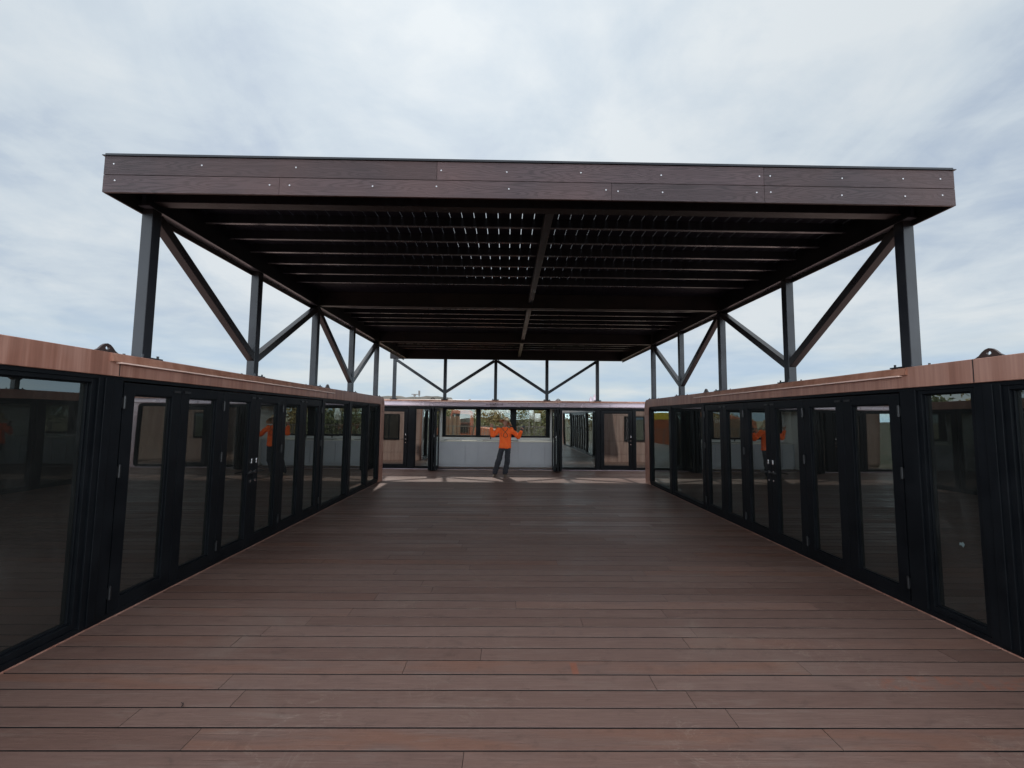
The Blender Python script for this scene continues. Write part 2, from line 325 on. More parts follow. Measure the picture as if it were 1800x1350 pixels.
# ================================================================== ground, deck
g = MB(); g.box(-900, 900, -900, 900, -1.4, -1.2); tag(g.build('ground', MT['ground']), 'dry earth ground beyond the deck', 'ground', kind='structure')
d = MB(); u = MB()
pitch, gap = .1745, .0125
def row(y0, x0, x1, rnd):
    x = x0; first = True
    while x < x1 - .01:
        ln = rnd.uniform(1.2, 3.8) if first else rnd.choice((2.9, 3.6, 3.6, 2.4)); first = False
        xe = x + ln
        if x1 - xe < .5: xe = x1
        c = (min(1, max(0, rnd.gauss(.5, .23))), rnd.random(), rnd.random())
        dz = rnd.uniform(-.0009, .0009)
        b0, b1, t = y0 + gap/2, y0 + pitch - gap/2, .0016
        xa, xb = x + .0016, xe - .0016
        prof = [(b0, -.034), (b1, -.034), (b1, -t + dz), (b1 - t, dz), (b0 + t, dz), (b0, -t + dz)]
        A = [d.v((xa, p, z)) for p, z in prof]; B = [d.v((xb, p, z)) for p, z in prof]; fs = []
        for i in range(6): fs.append(d.bm.faces.new((A[i], A[(i+1) % 6], B[(i+1) % 6], B[i])))
        fs.append(d.bm.faces.new(A[::-1])); fs.append(d.bm.faces.new(B)); d.tint(fs, c)
        for q_ in (1, 5, 6, 7): fs[q_].material_index = 1      # near-black board edges paint in the shade of the joints
        x = xe
rd = random.Random(21)
for kk in range(-36, 71):
    y = 3.185 + pitch*kk
    if y > YF - .1: break
    if y + pitch > 12.42: row(y, -6.4, 6.9, rd)
    else: row(y, XL - .0, XR + .0, rd)
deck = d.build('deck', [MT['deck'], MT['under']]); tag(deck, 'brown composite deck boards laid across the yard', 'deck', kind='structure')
u.box(-6.4, 6.9, 12.3, 15.3, -.2, -.036); u.box(XL-.1, XR+.1, -3.1, 12.3, -.2, -.036)
tag(u.build('deck_base', MT['under']), 'dark substructure showing in the gaps of the deck', 'deck', kind='structure')

# ================================================================== panel helpers
def pane_box(P, a0, a1, z0, z1, d, parent, m, name='pane'):
    p = MB(); p.bx(P, a0, a1, d, d+.008, z0, z1); return p.build(name, m, parent)
def bars(P, a0, a1, z0, z1, bl, br, bt, bb, d0, d1, mb):
    mb.bx(P, a0, a0+bl, d0, d1, z0, z1); mb.bx(P, a1-br, a1, d0, d1, z0, z1)
    mb.bx(P, a0+bl, a1-br, d0, d1, z1-bt, z1); mb.bx(P, a0+bl, a1-br, d0, d1, z0, z0+bb)
def window(P, a0, a1, z0, z1, parent, d0=.03, d1=.11, b=.045, gm=None, zb=.05):
    f = MB(); bars(P, a0, a1, z0, z1, b, b, .035, zb, d0, d1, f)
    bars(P, a0+b, a1-b, z0+zb, z1-.035, .012, .012, .012, .014, d0+.028, d0+.05, f)
    o = f.build('window', MT['frame'], parent, bevel=.003)
    pane_box(P, a0+b+.002, a1-b-.002, z0+zb+.002, z1-.037, d0+.05, o, gm or MT['glass']); return o
def leaf(P, a0, a1, parent, hinge_at=None, handle_at=None, d0=.022, z0=.03, z1=2.085, gm=None, st=.118, catch=True, inward=1):
    g_ = .0035; a0 += g_; a1 -= g_
    f = MB(); bars(P, a0, a1, z0, z1, st, st, .108, .118, d0, d0+.06, f)
    bars(P, a0+st, a1-st, z0+.118, z1-.108, .014, .014, .014, .016, d0+.018, d0+.036, f)
    o = f.build('door_leaf', MT['frame'], parent, bevel=.003)
    pane_box(P, a0+st+.002, a1-st-.002, z0+.12, z1-.11, d0+.036, o, gm or MT['glass'])
    if hinge_at is not None:
        for z in (.22, 1.28, 1.90):
            h = MB(); h.cyl(P(hinge_at, d0-.014, z-.055), P(hinge_at, d0-.014, z+.055), .012, n=10)
            h.bx(P, hinge_at-.022, hinge_at+.022, d0-.007, d0-.0005, z-.045, z+.045)
            h.cyl(P(hinge_at, d0-.014, z+.056), P(hinge_at, d0-.014, z+.062), .009, n=10); h.build('hinge', MT['black'], o)
    if catch:
        e = a0 if handle_at is None else (a1 if abs(a1-handle_at) > abs(a0-handle_at) else a0)
        e = a1-.07 if (hinge_at is not None and abs(hinge_at-a0) < abs(hinge_at-a1)) else a0+.07
        c = MB(); c.bx(P, e-.045, e+.045, d0-.014, d0-.0005, z1-.062, z1-.040); c.build('catch', MT['black'], o)
    if handle_at is not None:
        dr = -1 if handle_at > (a0+a1)/2 else 1
        h = MB(); h.cyl(P(handle_at, d0-.0005, 1.02), P(handle_at, d0-.05, 1.02), .010, n=10)
        h.beam(P(handle_at-dr*.01, d0-.05, 1.02), P(handle_at+dr*.135, d0-.052, 1.018), .016, .018)
        h.build('handle', MT['black'], o, bevel=.003)
        h = MB(); h.cyl(P(handle_at, d0-.0006, 1.02), P(handle_at, d0-.008, 1.02), .022, n=16); h.build('handle_rose', MT['chrome'], o)
        h = MB(); h.bx(P, handle_at-.014, handle_at+.014, d0-.022, d0-.0005, 1.135, 1.205); h.build('thumb_turn', MT['chrome'], o, bevel=.006)
        h = MB(); h.cyl(P(handle_at, d0-.0006, .90), P(handle_at, d0-.010, .90), .016, n=14); h.build('lock_cylinder', MT['chrome'], o)
    return o
def lug(P, a, d0, z, parent):
    prof = [(-.13, 0), (-.10, .012), (-.035, .085), (0, .105), (.035, .085), (.10, .012), (.13, 0)]
    outer = [(a-.135, z), (a-.105, z+.010), (a-.078, z+.026), (a-.052, z+.055), (a-.027, z+.074), (a, z+.082), (a+.027, z+.074), (a+.052, z+.055), (a+.078, z+.026), (a+.105, z+.010), (a+.135, z), (a, z)]
    hole = []
    for (oa, oz) in outer:
        an = math.atan2(oz-(z+.040), oa-a); hole.append((a+.019*cos(an), z+.040+.019*sin(an)))
    m = MB(); m.ringplate(outer, hole, P, d0, d0+.02); return m.build('lifting_lug', MT['brownsteel'], parent)
# ================================================================== side modules
def side_module(s, wall, label, leaves, posts, wins, joints, drip, lugs, handle_pair):
    P = lambda a, dd, z: (wall + s*dd, a, z)
    root = empty('pavilion_module', (wall + s*1.2, 6.27, 0), label, 'modular building', 'wood clad modular pavilions round the deck')
    Y0, Y1 = .17, 12.37
    O = rrect(Y0, Y1, -.16, ZM, .20); I = rrect(.55, 12.05, .003, 2.13, .15)
    m = MB(); m.ringplate(O, I, P, 0, .06); m.build('cladding_frame', MT['clad'], root, bevel=.008)
    m = MB(); IN = rrect(Y0+.08, Y1-.08, -.06, ZM-.12, .14); m.ringplate(O, IN, P, .061, 4.20); sh = m.build('shell', MT['cladpale'], root)
    m = MB(); m.bx(P, Y0+.2, Y1-.2, 4.10, 4.18, 0, ZM-.13); m.build('inner_wall', MT['white'], root)
    m = MB(); m.bx(P, Y0+.09, Y1-.09, .12, 4.09, -.05, .01); m.build('inner_floor', MT['woodfloor'], root)
    m = MB()
    for bb_ in [(j-.0045, j+.0045, 2.135, ZM-.004) for j in joints] + [(Y1-.20, Y1-.194, 2.13, ZM-.006), (Y1-.33, Y1-.004, .42, .426), (Y1-.33, Y1-.06, 1.93, 1.936)]:
        m = MB(); m.bx(P, bb_[0], bb_[1], -.0015, .001, bb_[2], bb_[3]); m.build('panel_joint', MT['seam'], root)
    # clad end wall facing the far pavilion: joints and a small window
    m = MB(); E = lambda a, dd, z: (wall + s*a, Y1 + dd, z)
    for bb_ in ((.06, 4.16, .33, .337), (.06, 4.16, .86, .867), (.06, 4.16, 1.93, 1.937), (.62, .627, .02, 2.1), (1.86, 1.867, .02, 2.1)):
        m = MB(); m.bx(E, bb_[0], bb_[1], -.001, .0015 if bb_[1]-bb_[0] > 1 else .0017, bb_[2], bb_[3]); m.build('panel_joint', MT['seam'], root)
    f = MB(); bars(E, .92, 1.80, .86, 1.90, .05, .05, .05, .05, .0, .035, f); f.bx(E, 1.34, 1.38, .0, .03, .91, 1.85); wn = f.build('window', MT['frame'], root, bevel=.003)
    p = MB(); p.bx(E, .97, 1.75, .004, .012, .91, 1.85); p.build('pane', MT['glass'], wn)
    # black framing inside the opening
    m = MB(); m.ringplate(I, rrect(.59, 12.01, .045, 2.098, .11), P, .018, .10); m.build('opening_frame', MT['frame'], root)
    for a0, a1 in posts:
        m = MB(); m.bx(P, a0, a1, .012, .14, .03, 2.11)
        if a1-a0 > .2: m.bx(P, a0+.05, a0+.12, .0, .011, .03, 2.11)
        m.build('post', MT['frame'], root, bevel=.004)
    for wi, (a0, a1) in enumerate(wins):
        wo = window(P, a0, a1, .046, 2.097, root)
        if s > 0 and wi == 3:
            q = MB(); cy, cz = 3.865, .72
            pts = [(-.022, .004), (-.006, .026), (.004, .012), (.020, .016), (.024, -.012), (.006, -.008), (-.008, -.024)]
            A = [q.v(P(cy+a, .0785, cz+b)) for a, b in pts]; B = [q.v(P(cy+a, .0797, cz+b)) for a, b in pts]
            for i in range(7): q.bm.faces.new((A[i], A[(i+1) % 7], B[(i+1) % 7], B[i]))
            q.bm.faces.new(A); q.bm.faces.new(B[::-1]); q.build('sticker', MT['sticker'], wo, label='torn remains of a pale sticker')
    n = len(leaves)
    for i in range(n-1):
        a0, a1 = leaves[i], leaves[i+1]
        hi = leaves[i] if i in (0, 2, 4) else (leaves[i+1] if i == 5 else None)
        ha = None
        if i == handle_pair-1: ha = a1-.055
        if i == handle_pair: ha = a0+.055
        leaf(P, a0, a1, root, hinge_at=hi, handle_at=ha)
    m = MB(); m.prism([(-.0, ZM-.004), (-.012, ZM-.008), (-.030, 2.262), (-.030, 2.256), (-.0, 2.256)], P, *drip); m.build('drip_flashing', MT['cladred'], root)
    m = MB(); m.bx(P, drip[0]+.06, drip[1]-.04, -.046, .0, 2.2435, 2.2552); m.build('flashing_lip', MT['lip'], root)
    for a in lugs: lug(P, a, .03, ZM-.004, root)
    return root
side_module(-1, XL, 'wood clad glass fronted pavilion along the left side of the deck',
    [3.985, 4.690, 5.385, 6.085, 6.800, 7.510, 8.235], [(3.73, 3.965), (8.26, 8.37), (9.68, 9.83), (11.0, 11.10)],
    [(8.37, 9.68), (9.83, 11.0), (11.10, 11.99), (.60, 3.73)], [3.90, 8.41], (3.80, 8.72), [3.80, 8.50], 3)
side_module(1, XR, 'wood clad glass fronted pavilion along the right side of the deck',
    [4.335, 5.070, 5.765, 6.505, 7.225, 7.925, 8.650], [(4.15, 4.315), (8.665, 8.775), (10.42, 10.56), (3.42, 3.62)],
    [(8.775, 10.42), (10.56, 11.99), (.60, 3.42), (3.62, 4.15)], [3.60, 8.77], (4.20, 9.05), [3.50, 8.60], 3)
# ================================================================== far module
def far_module():
    P = lambda a, dd, z: (a, YF + dd, z)
    root = empty('pavilion_module', (.25, 16.3, 0), 'wood clad pavilion with open kitchen bay across the far end of the deck', 'modular building', 'wood clad modular pavilions round the deck')
    X0, X1 = -6.2, 6.02
    O = rrect(X0, X1, -.16, 2.385, .2); I = rrect(X0+.33, X1-.33, .012, 2.165, .14)
    m = MB(); m.ringplate(O, I, P, 0.02, .07); m.build('cladding_frame', MT['lilac'], root, bevel=.01)
    m = MB(); m.ringplate(O, rrect(X0+.08, X1-.08, -.06, 2.27, .14), P, .071, 1.55); m.build('shell', MT['clad'], root)
    m = MB(); m.prism([(.019, 2.168), (-.018, 2.172), (-.022, 2.20), (-.010, 2.27), (.012, 2.325), (.019, 2.325)], P, X0+.2, X1-.2); m.build('fascia_band', MT['lilac'], root)
    m = MB(); m.prism([(.019, 2.330), (-.004, 2.330), (-.004, 2.343), (.010, 2.372), (.08, 2.398), (.30, 2.402), (.30, 2.39), (.019, 2.386)], P, X0+.2, X1-.2); m.build('roof_edge', MT['cladred'], root)
    for a in (-4.4, -2.66, 1.86, 3.62):
        m = MB(); m.bx(P, a-.004, a+.004, -.0245, .0, 2.170, 2.27); m.build('panel_joint', MT['seam'], root)
    m = MB(); m.bx(P, -2.66, 1.86, -.040, .0, 2.316, 2.3295); m.build('flashing_lip', MT['lip'], root)
    m = MB(); m.ringplate(I, rrect(X0+.37, X1-.37, .022, 2.105, .1), P, .03, .12); m.build('opening_frame', MT['frame'], root)
    for a0, a1 in ((-3.41, -3.17), (-2.66, -2.50), (1.76, 1.93), (3.14, 3.28), (4.42, 4.52), (-4.62, -4.50)):
        m = MB(); m.bx(P, a0, a1, .02, .14, .03, 2.12); m.build('post', MT['frame'], root, bevel=.004)
    # entry doors and mirror-like fixed glass at both sides
    leaf(P, -4.49, -3.42, root, handle_at=-3.48, d0=.025, gm=MT['glassfar'], catch=False)
    leaf(P, 3.29, 4.41, root, handle_at=4.345, d0=.025, gm=MT['glassfar'], catch=False)
    for a0, a1 in ((-3.17, -2.66), (1.93, 3.14), (4.52, 5.62), (-5.8, -4.62)): window(P, a0, a1, .05, 2.104, root, gm=MT['glassfar'], b=.02, zb=.03)
    # six folding leaves, three stacked at each side of the open bay
    for side, xs in ((-1, (-2.34, -2.44, -2.54)), (1, (1.62, 1.72, 1.82))):
        for i, x in enumerate(xs):
            Q = (lambda x, side: (lambda a, dd, z: (x - side*dd, a, z)))(x, side)
            yo = .02*i
            lf = leaf(Q, 14.40+yo, 15.105+yo, root, hinge_at=14.41+yo if i == 0 else None, handle_at=14.46 if i == 0 else None, d0=-.03, gm=MT['glass'], catch=False)
            lf['label'] = 'folding glazed leaf parked open at right angles to the front'
    m = MB(); m.bx(P, -2.5, 1.76, .02, .12, 0.012, .022); m.build('door_track', MT['frame'], root)
    # interior
    m = MB(); m.bx(P, X0+.09, X1-.09, .12, 1.40, -.05, .011); m.build('inner_floor', MT['woodfloor'], root)
    for a in (-2.52, 1.70):
        m = MB(); m.bx(P, a, a+.05, .16, 1.30, .012, 2.26); m.build('partition', MT['white'], root)
    W = MB(); z0, z1 = 1.05, 2.13
    W.bx(P, -2.47, 1.70, 1.30, 1.40, .012, z0); W.bx(P, -2.47, 1.70, 1.30, 1.40, z1, 2.26); W.bx(P, -2.47, -2.40, 1.30, 1.40, z0, z1); W.bx(P, 1.65, 1.70, 1.30, 1.40, z0, z1)
    W.bx(P, X0+.1, -2.47, 1.30, 1.40, .012, 2.26); W.bx(P, 1.70, X1-.1, 1.30, 1.40, .012, 2.26); W.build('inner_wall', MT['white'], root)
    m = MB(); m.bx(P, -2.46, 1.69, .16, 1.29, 2.20, 2.265); m.build('ceiling', MT['white'], root)
    f = MB(); bars(P, -2.40, 1.65, z0, z1, .12, .15, .05, .07, 1.27, 1.41, f); f.bx(P, -1.14, -.97, 1.27, 1.41, z0+.07, z1-.05); f.bx(P, .15, .38, 1.27, 1.41, z0+.07, z1-.05)
    kw = f.build('window', MT['frame'], root, bevel=.003)
    for a0, a1 in ((-2.28, -1.14), (-.97, .15), (.38, 1.50)): pane_box(P, a0, a1, z0+.07, z1-.05, 1.34, kw, MT['clear'])
    for a in (-.60, .40):
        m = MB(); m.bx(P, a, a+.04, 1.25, 1.268, z0-.07, z0+.01); m.build('window_handle', MT['black'], kw)
    for a in (-2.6, 1.83): 
        lug(P, a, .2, 2.40, root)
    return root
far = far_module()
# text on the fascia band
tcu = bpy.data.curves.new('t', 'FONT'); tcu.body = 'MODE  HOME'; tcu.size = .085; tcu.extrude = .001; tcu.align_x = 'CENTER'; tcu.space_character = 1.15
tob = bpy.data.objects.new('t', tcu); COL.objects.link(tob)
dg = bpy.context.evaluated_depsgraph_get(); me = bpy.data.meshes.new_from_object(tob.evaluated_get(dg)); bpy.data.objects.remove(tob)
lg = bpy.data.objects.new('fascia_lettering', me); COL.objects.link(lg); me.materials.clear(); me.materials.append(MT['seam'])
bmx = bmesh.new(); bmx.from_mesh(me)
for v in bmx.verts:       # lay the letters on the sloping band
    x, y, z = v.co; zz_ = 2.205 + y; dd = -.0225 + (zz_-2.20)/.07*.012 - .002 - z
    v.co = (x - .42, YF + dd, zz_)
ck = [(-.055, .05), (-.03, .015), (-.005, .0), (.02, .02), (.055, .085), (.035, .085), (.0, .03), (-.035, .055)]
vs = [bmx.verts.new((a-.42, YF - .0245 + b/.07*.012, 2.205+b)) for a, b in ck]; bmx.faces.new(vs)
bmesh.ops.translate(bmx, vec=-wloc(far), verts=bmx.verts[:]); bmx.to_mesh(me); bmx.free(); lg.parent = far

# kitchen furniture
kc = empty('kitchen_cabinet', (-.37, 16.0, 0), 'long run of pale grey kitchen cabinets under the far windows', 'cabinet')
m = MB(); m.box(-2.46, 1.69, 15.745, 16.37, .10, .905); m.box(-2.46, 1.69, 15.80, 16.37, .012, .099); m.build('carcass', MT['cab'], kc)
x = -2.455
xs = [-2.455, -1.94, -1.465, -.99, -.515, -.04, .435, .91, 1.385, 1.685]
for a, b in zip(xs, xs[1:]):
    m = MB(); m.box(a+.010, b-.010, 15.72, 15.743, .105, .865); m.build('cabinet_door', MT['cab'], kc, bevel=.003)
m = MB(); m.box(-2.465, 1.695, 15.70, 16.375, .9055, .945); m.build('countertop', MT['counter'], kc, bevel=.004)
def onc(name, x0, x1, lab, cat):
    m = MB(); m.box(x0, x1, 15.78, 16.2, .9455, .957); m.box(x0+.03, x1-.03, 15.81, 16.17, .9575, .960); o = m.build(name, MT['hob'], None, bevel=.003, loc=((x0+x1)/2, 16, .9455)); tag(o, lab, cat)
onc('cooktop', -2.25, -1.62, 'dark flat cooktop set on the left end of the kitchen counter', 'cooktop')
onc('sink', -.85, .45, 'dark inset sink in the middle of the kitchen counter', 'sink')
# ================================================================== canopy
ZB = 3.79
can = empty('roof_canopy', (.24, 9.4, 2.335), 'dark timber clad roof canopy on steel trusses standing over the deck', 'canopy')
def post(x, y, zt=ZB+.054, zb=None):
    zb = (ZM if zb is None else zb)
    m = MB(); m.box(x-.055, x+.055, y-.055, y+.055, zb+.014, zt); o = m.build('post', MT['steel'], can, bevel=.006)
    m = MB(); m.box(x-.12, x+.12, y-.12, y+.12, zb+.001, zb+.013); b = m.build('base_plate', MT['steel'], o)
    m = MB()
    for i in (-1, 1):
        for j in (-1, 1): m.cyl((x+i*.09, y+j*.09, zb+.013), (x+i*.09, y+j*.09, zb+.04), .011, n=6)
    m.build('bolt', MT['steel'], o)
def brace(p0, p1, side):
    m = MB(); m.beam(p0, p1, .098, .098, side); m.build('brace', MT['bracesteel'] if side[0] else MT['steel'], can, bevel=.005)
YP = [4.27, 6.13, 8.07, 9.99, 11.90]
for xs_ in (-3.60, 4.075):
    for y in YP: post(xs_, y)
    T, B = ZB, ZM+.26
    for a, b in ((0, 1), (2, 1), (2, 3), (4, 3)):
        ya, yb = YP[a], YP[b]; sg = 1 if yb > ya else -1
        brace((xs_, ya+sg*.05, T), (xs_, yb-sg*.035, B), (1, 0, 0))
XF = [-3.95, -2.17, -.39, 1.42, 3.21]
for x in XF: post(x, 14.97+.25, ZB+.03, 2.402)
for a, b in ((0, 1), (2, 1), (2, 3), (4, 3)):
    sg = 1 if XF[b] > XF[a] else -1
    brace((XF[a]+sg*.05, 15.22, ZB), (XF[b]-sg*.035, 15.22, 2.402+.27), (0, 1, 0))
# side girders
for xs_, o_ in ((-3.60, 1), (4.075, -1)):
    m = MB(); m.box(xs_-.055, xs_+.06, 4.16, 15.28, ZB+.061, ZB+.075); m.box(xs_-.02, xs_+.02, 4.16, 15.28, ZB+.0755, ZB+.347)
    m.build('side_girder', MT['joist'], can)
    m = MB(); m.box(xs_-.055, xs_+.06, 4.16, 15.28, ZB+.0545, ZB+.0605); m.build('girder_flange', MT['flange'], can)
# front and cross beams
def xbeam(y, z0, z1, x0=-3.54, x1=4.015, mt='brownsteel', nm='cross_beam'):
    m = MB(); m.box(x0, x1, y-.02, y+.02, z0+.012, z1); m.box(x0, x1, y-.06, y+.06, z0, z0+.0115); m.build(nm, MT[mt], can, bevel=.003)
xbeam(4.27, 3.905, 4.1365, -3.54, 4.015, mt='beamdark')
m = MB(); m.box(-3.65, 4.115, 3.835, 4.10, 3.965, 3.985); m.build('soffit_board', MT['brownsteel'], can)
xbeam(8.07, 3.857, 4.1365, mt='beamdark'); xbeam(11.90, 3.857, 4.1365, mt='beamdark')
m = MB(); m.box(-4.12, 4.17, 15.17, 15.27, ZB+.04, 4.1365); m.build('end_beam', MT['beamdark'], can, bevel=.004)
for y0, y1 in ((4.30, 8.04), (8.10, 11.87), (11.93, 15.16)):
    m = MB(); m.box(.385, .475, y0, y1, 3.925, 4.012); m.build('centre_bar', MT['steel'], can, bevel=.004)
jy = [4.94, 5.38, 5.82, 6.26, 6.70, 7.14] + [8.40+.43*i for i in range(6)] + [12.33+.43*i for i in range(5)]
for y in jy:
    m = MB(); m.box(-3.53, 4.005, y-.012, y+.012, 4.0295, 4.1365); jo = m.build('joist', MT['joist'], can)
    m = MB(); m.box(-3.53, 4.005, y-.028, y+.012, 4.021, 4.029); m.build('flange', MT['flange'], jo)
# roof boards: narrow gaps between them let slivers of sky through
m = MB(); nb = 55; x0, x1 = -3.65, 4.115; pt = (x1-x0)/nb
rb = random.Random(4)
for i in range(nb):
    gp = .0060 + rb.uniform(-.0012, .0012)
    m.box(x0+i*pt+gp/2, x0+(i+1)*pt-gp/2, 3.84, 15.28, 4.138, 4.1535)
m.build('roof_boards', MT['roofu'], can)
m = MB(); m.box(-3.66, 4.125, 7.3, 15.3, 4.154, 4.164)
m.build('roof_sheet', MT['roofu'], can)
# fascia
def fboard(x0, x1, z0, z1, seed):
    rr = random.Random(seed); m = MB(); m.box(x0+.0012, x1-.0012, 3.80, 3.822, z0, z1, tint=(rr.random(), rr.random(), rr.random()))
    return m.build('fascia_board', MT['fascia'], can, bevel=.0015)
def screws(o, pts):
    for x, z in pts:
        m = MB(); m.cyl((x, 3.7998, z), (x, 3.7965, z), .0075, .006, n=10); m.build('screw', MT['screw'], o)
S1 = [(-3.58, 4.055), (-2.79, 4.055), (-1.94, 4.05), (-.62, 4.045), (-.02, 4.04), (.66, 4.045), (1.4, 4.035), (2.31, 4.04), (2.41, 4.045), (3.08, 4.035), (3.65, 4.04), (4.0, 4.045)]
S2 = [(-3.56, 3.90), (-2.17, 3.88), (-1.99, 3.88), (-1.24, 3.885), (-.66, 3.892), (0, 3.88), (.89, 3.885), (1.0, 3.875), (1.41, 3.872), (2.28, 3.885), (2.41, 3.89), (3.07, 3.872), (3.66, 3.872), (4.01, 3.888)]
for (a, b), sd_ in (((-3.668, -.659), 1), ((-.659, 2.353), 2), ((2.353, 4.133), 3)): screws(fboard(a, b, 3.955, 4.127, sd_), [p for p in S1 if a < p[0] < b])
for (a, b), sd_ in (((-3.668, -2.083), 5), ((-2.083, .941), 6), ((.941, 2.353), 7), ((2.353, 4.133), 8)): screws(fboard(a, b, ZB, 3.950, sd_), [p for p in S2 if a < p[0] < b])
for xa in (-3.6565, 4.1165):
    m = MB(); m.box(xa, xa+.005, 3.83, 15.28, ZB+.004, 4.137); m.build('edge_shade_plate', MT['black'], can)  # black sheet painting in the shade on the inner face of the fascia
for xa, xb in ((-3.668, -3.657), (4.122, 4.133)):
    m = MB(); m.box(xa, xb, 3.823, 15.3, ZB, 3.950, tint=(.4, .3, .2)); m.box(xa, xb, 3.823, 15.3, 3.955, 4.127, tint=(.6, .1, .5)); m.build('fascia_board', MT['fascia'], can)
m = MB(); m.box(-3.682, 4.147, 3.788, 3.85, 4.130, 4.137); m.box(-3.665, 4.13, 3.80, 3.85, 4.1375, 4.156); m.build('roof_edge_trim', MT['steel'], can)

# ================================================================== person
def ell(c, rx, ry, n=16, ax=(1, 0, 0), ay=(0, 1, 0)):
    c, ax, ay = Vector(c), Vector(ax), Vector(ay); return [c + ax*rx*cos(2*pi*i/n) + ay*ry*sin(2*pi*i/n) for i in range(n)]
def limb(mb, pts, rs, n=14, flat=1.0):    # tapered limb through joints, with ball joints
    for p, q, r0, r1 in zip(pts, pts[1:], rs, rs[1:]):
        p, q = Vector(p), Vector(q); mb.cyl(p, q, r0, r1, n)
    for p, r in zip(pts, rs): sph(mb, p, r, r, r)
def sph(mb, c, rx, ry, rz, n=14, k_=9):
    c = Vector(c); rings = []
    for i in range(1, k_):
        t = pi*i/k_; rings.append([c + Vector((rx*sin(t)*cos(2*pi*j/n), ry*sin(t)*sin(2*pi*j/n), -rz*cos(t))) for j in range(n)])
    mb.loops(rings)
def fuse(mb, name, m, parent, vox=.011, sm=6, **kw):
    o = mb.build(name, m, parent, **kw)
    r = o.modifiers.new('remesh', 'REMESH'); r.mode = 'VOXEL'; r.voxel_size = vox; r.use_smooth_shade = True
    s_ = o.modifiers.new('smooth', 'SMOOTH'); s_.factor = .5; s_.iterations = sm
    dg = bpy.context.evaluated_depsgraph_get(); me = bpy.data.meshes.new_from_object(o.evaluated_get(dg)); o.modifiers.clear()
    old = o.data; o.data = me; bpy.data.meshes.remove(old)
    me.materials.clear(); me.materials.append(m) if not isinstance(m, list) else None
    for p in me.polygons: p.use_smooth = True
    return o
px, py = -.03, 13.3
per = empty('person', (px, py, 0), 'person in orange hi-vis shirt and straw hat standing with both arms raised', 'person')
Pp = lambda x, y, z: (px+x, py+y, z)
shL, elL, wrL = Pp(-.185, 0, 1.42), Pp(-.385, -.02, 1.245), Pp(-.415, -.10, 1.475)
shR, elR, wrR = Pp(.185, 0, 1.42), Pp(.405, -.02, 1.20), Pp(.485, -.12, 1.385)
hipL, kneeL, ankL = Pp(-.09, 0, .90), Pp(-.19, -.04, .49), Pp(-.30, .03, .09)
hipR, kneeR, ankR = Pp(.09, 0, .90), Pp(.075, -.05, .49), Pp(.015, .01, .09)
b = MB()
b.loops([ell(Pp(0, 0, z), rx, ry) for z, rx, ry in ((.84, .12, .095), (.95, .155, .11), (1.1, .14, .10), (1.25, .165, .11), (1.38, .175, .10), (1.45, .12, .075), (1.49, .06, .055))])
b.cyl(Pp(0, 0, 1.45), Pp(.008, -.01, 1.56), .056, .052)
hc = Vector(Pp(.012, -.02, 1.635))
sph(b, hc, .075, .094, .112); sph(b, hc + Vector((0, -.03, -.055)), .052, .062, .055)        # skull, jaw
b.loops([ell(hc + Vector((0, -.088-.0, .012)), .010, .008), ell(hc + Vector((0, -.108, -.018)), .016, .012), ell(hc + Vector((0, -.092, -.026)), .016, .008)])
for i in (-1, 1):
    sph(b, hc + Vector((i*.077, .0, -.008)), .012, .022, .032, 8, 6)
    sph(b, hc + Vector((i*.030, -.080, .030)), .024, .014, .008, 8, 6)      # brow
sph(b, hc + Vector((0, -.086, -.052)), .024, .010, .010, 8, 6)              # lips
limb(b, [shL, elL, wrL], [.050, .040, .027]); limb(b, [shR, elR, wrR], [.050, .040, .027])
limb(b, [hipL, kneeL, ankL], [.085, .056, .040]); limb(b, [hipR, kneeR, ankR], [.085, .056, .040])
def hand(mb, wr, up, across, curl, thumb=1):
    wr, up, ac = Vector(wr), Vector(up).normalized(), Vector(across).normalized(); nr = up.cross(ac).normalized()
    mb.loops([[wr + up*t + ac*(w_*cos(a)) + nr*(.015*sin(a)) for a in [2*pi*i/12 for i in range(12)]] for t, w_ in ((-.015, .026), (.03, .036), (.08, .043), (.10, .040))])
    for i, (o_, L) in enumerate(((-.032, .066), (-.011, .078), (.011, .073), (.032, .056))):
        p0 = wr + up*.088 + ac*o_; ps = [p0]; dirv = up.copy(); c_ = curl[i]
        for sgm in (.45, .32, .23):
            dirv = (Matrix.Rotation(c_, 3, ac) @ dirv).normalized(); ps.append(ps[-1] + dirv*L*sgm*1.0)
        limb(mb, ps, [.0105, .0098, .009, .008], 8)
    t0 = wr + up*.035 + ac*(-.034*thumb); limb(mb, [t0, t0 + (ac*-thumb*.7 + up*.6)*.032, t0 + (ac*-thumb*.75 + up*1.6)*.034], [.013, .011, .009], 8)
hand(b, Vector(wrL) + Vector((0, 0, .015)), (-.05, -.1, 1), (1, 0, 0), (.15, .9, 1.1, 1.2), thumb=-1)
hand(b, Vector(wrR) + Vector((.01, -.005, .01)), (.45, -.15, .85), (.85, 0, -.5), (1.0, 1.1, 1.1, 1.15), thumb=1)
body = fuse(b, 'body', MT['skin'], per, .0075, 3)
s_ = MB()    # shirt: loose, long sleeves, straight hem
s_.loops([ell(Pp(.0, 0, z), rx, ry, 20) for z, rx, ry in ((.862, .200, .142), (.90, .198, .142), (1.0, .186, .132), (1.12, .176, .126), (1.25, .180, .126), (1.36, .188, .118), (1.43, .172, .098), (1.475, .10, .075), (1.50, .068, .062))])
limb(s_, [shL, elL, Vector(wrL)*.93 + Vector(elL)*.07], [.078, .068, .050]); limb(s_, [shR, elR, Vector(wrR)*.93 + Vector(elR)*.07], [.078, .068, .050])
sh_ = fuse(s_, 'shirt', MT['orange'], per, .010, 5)
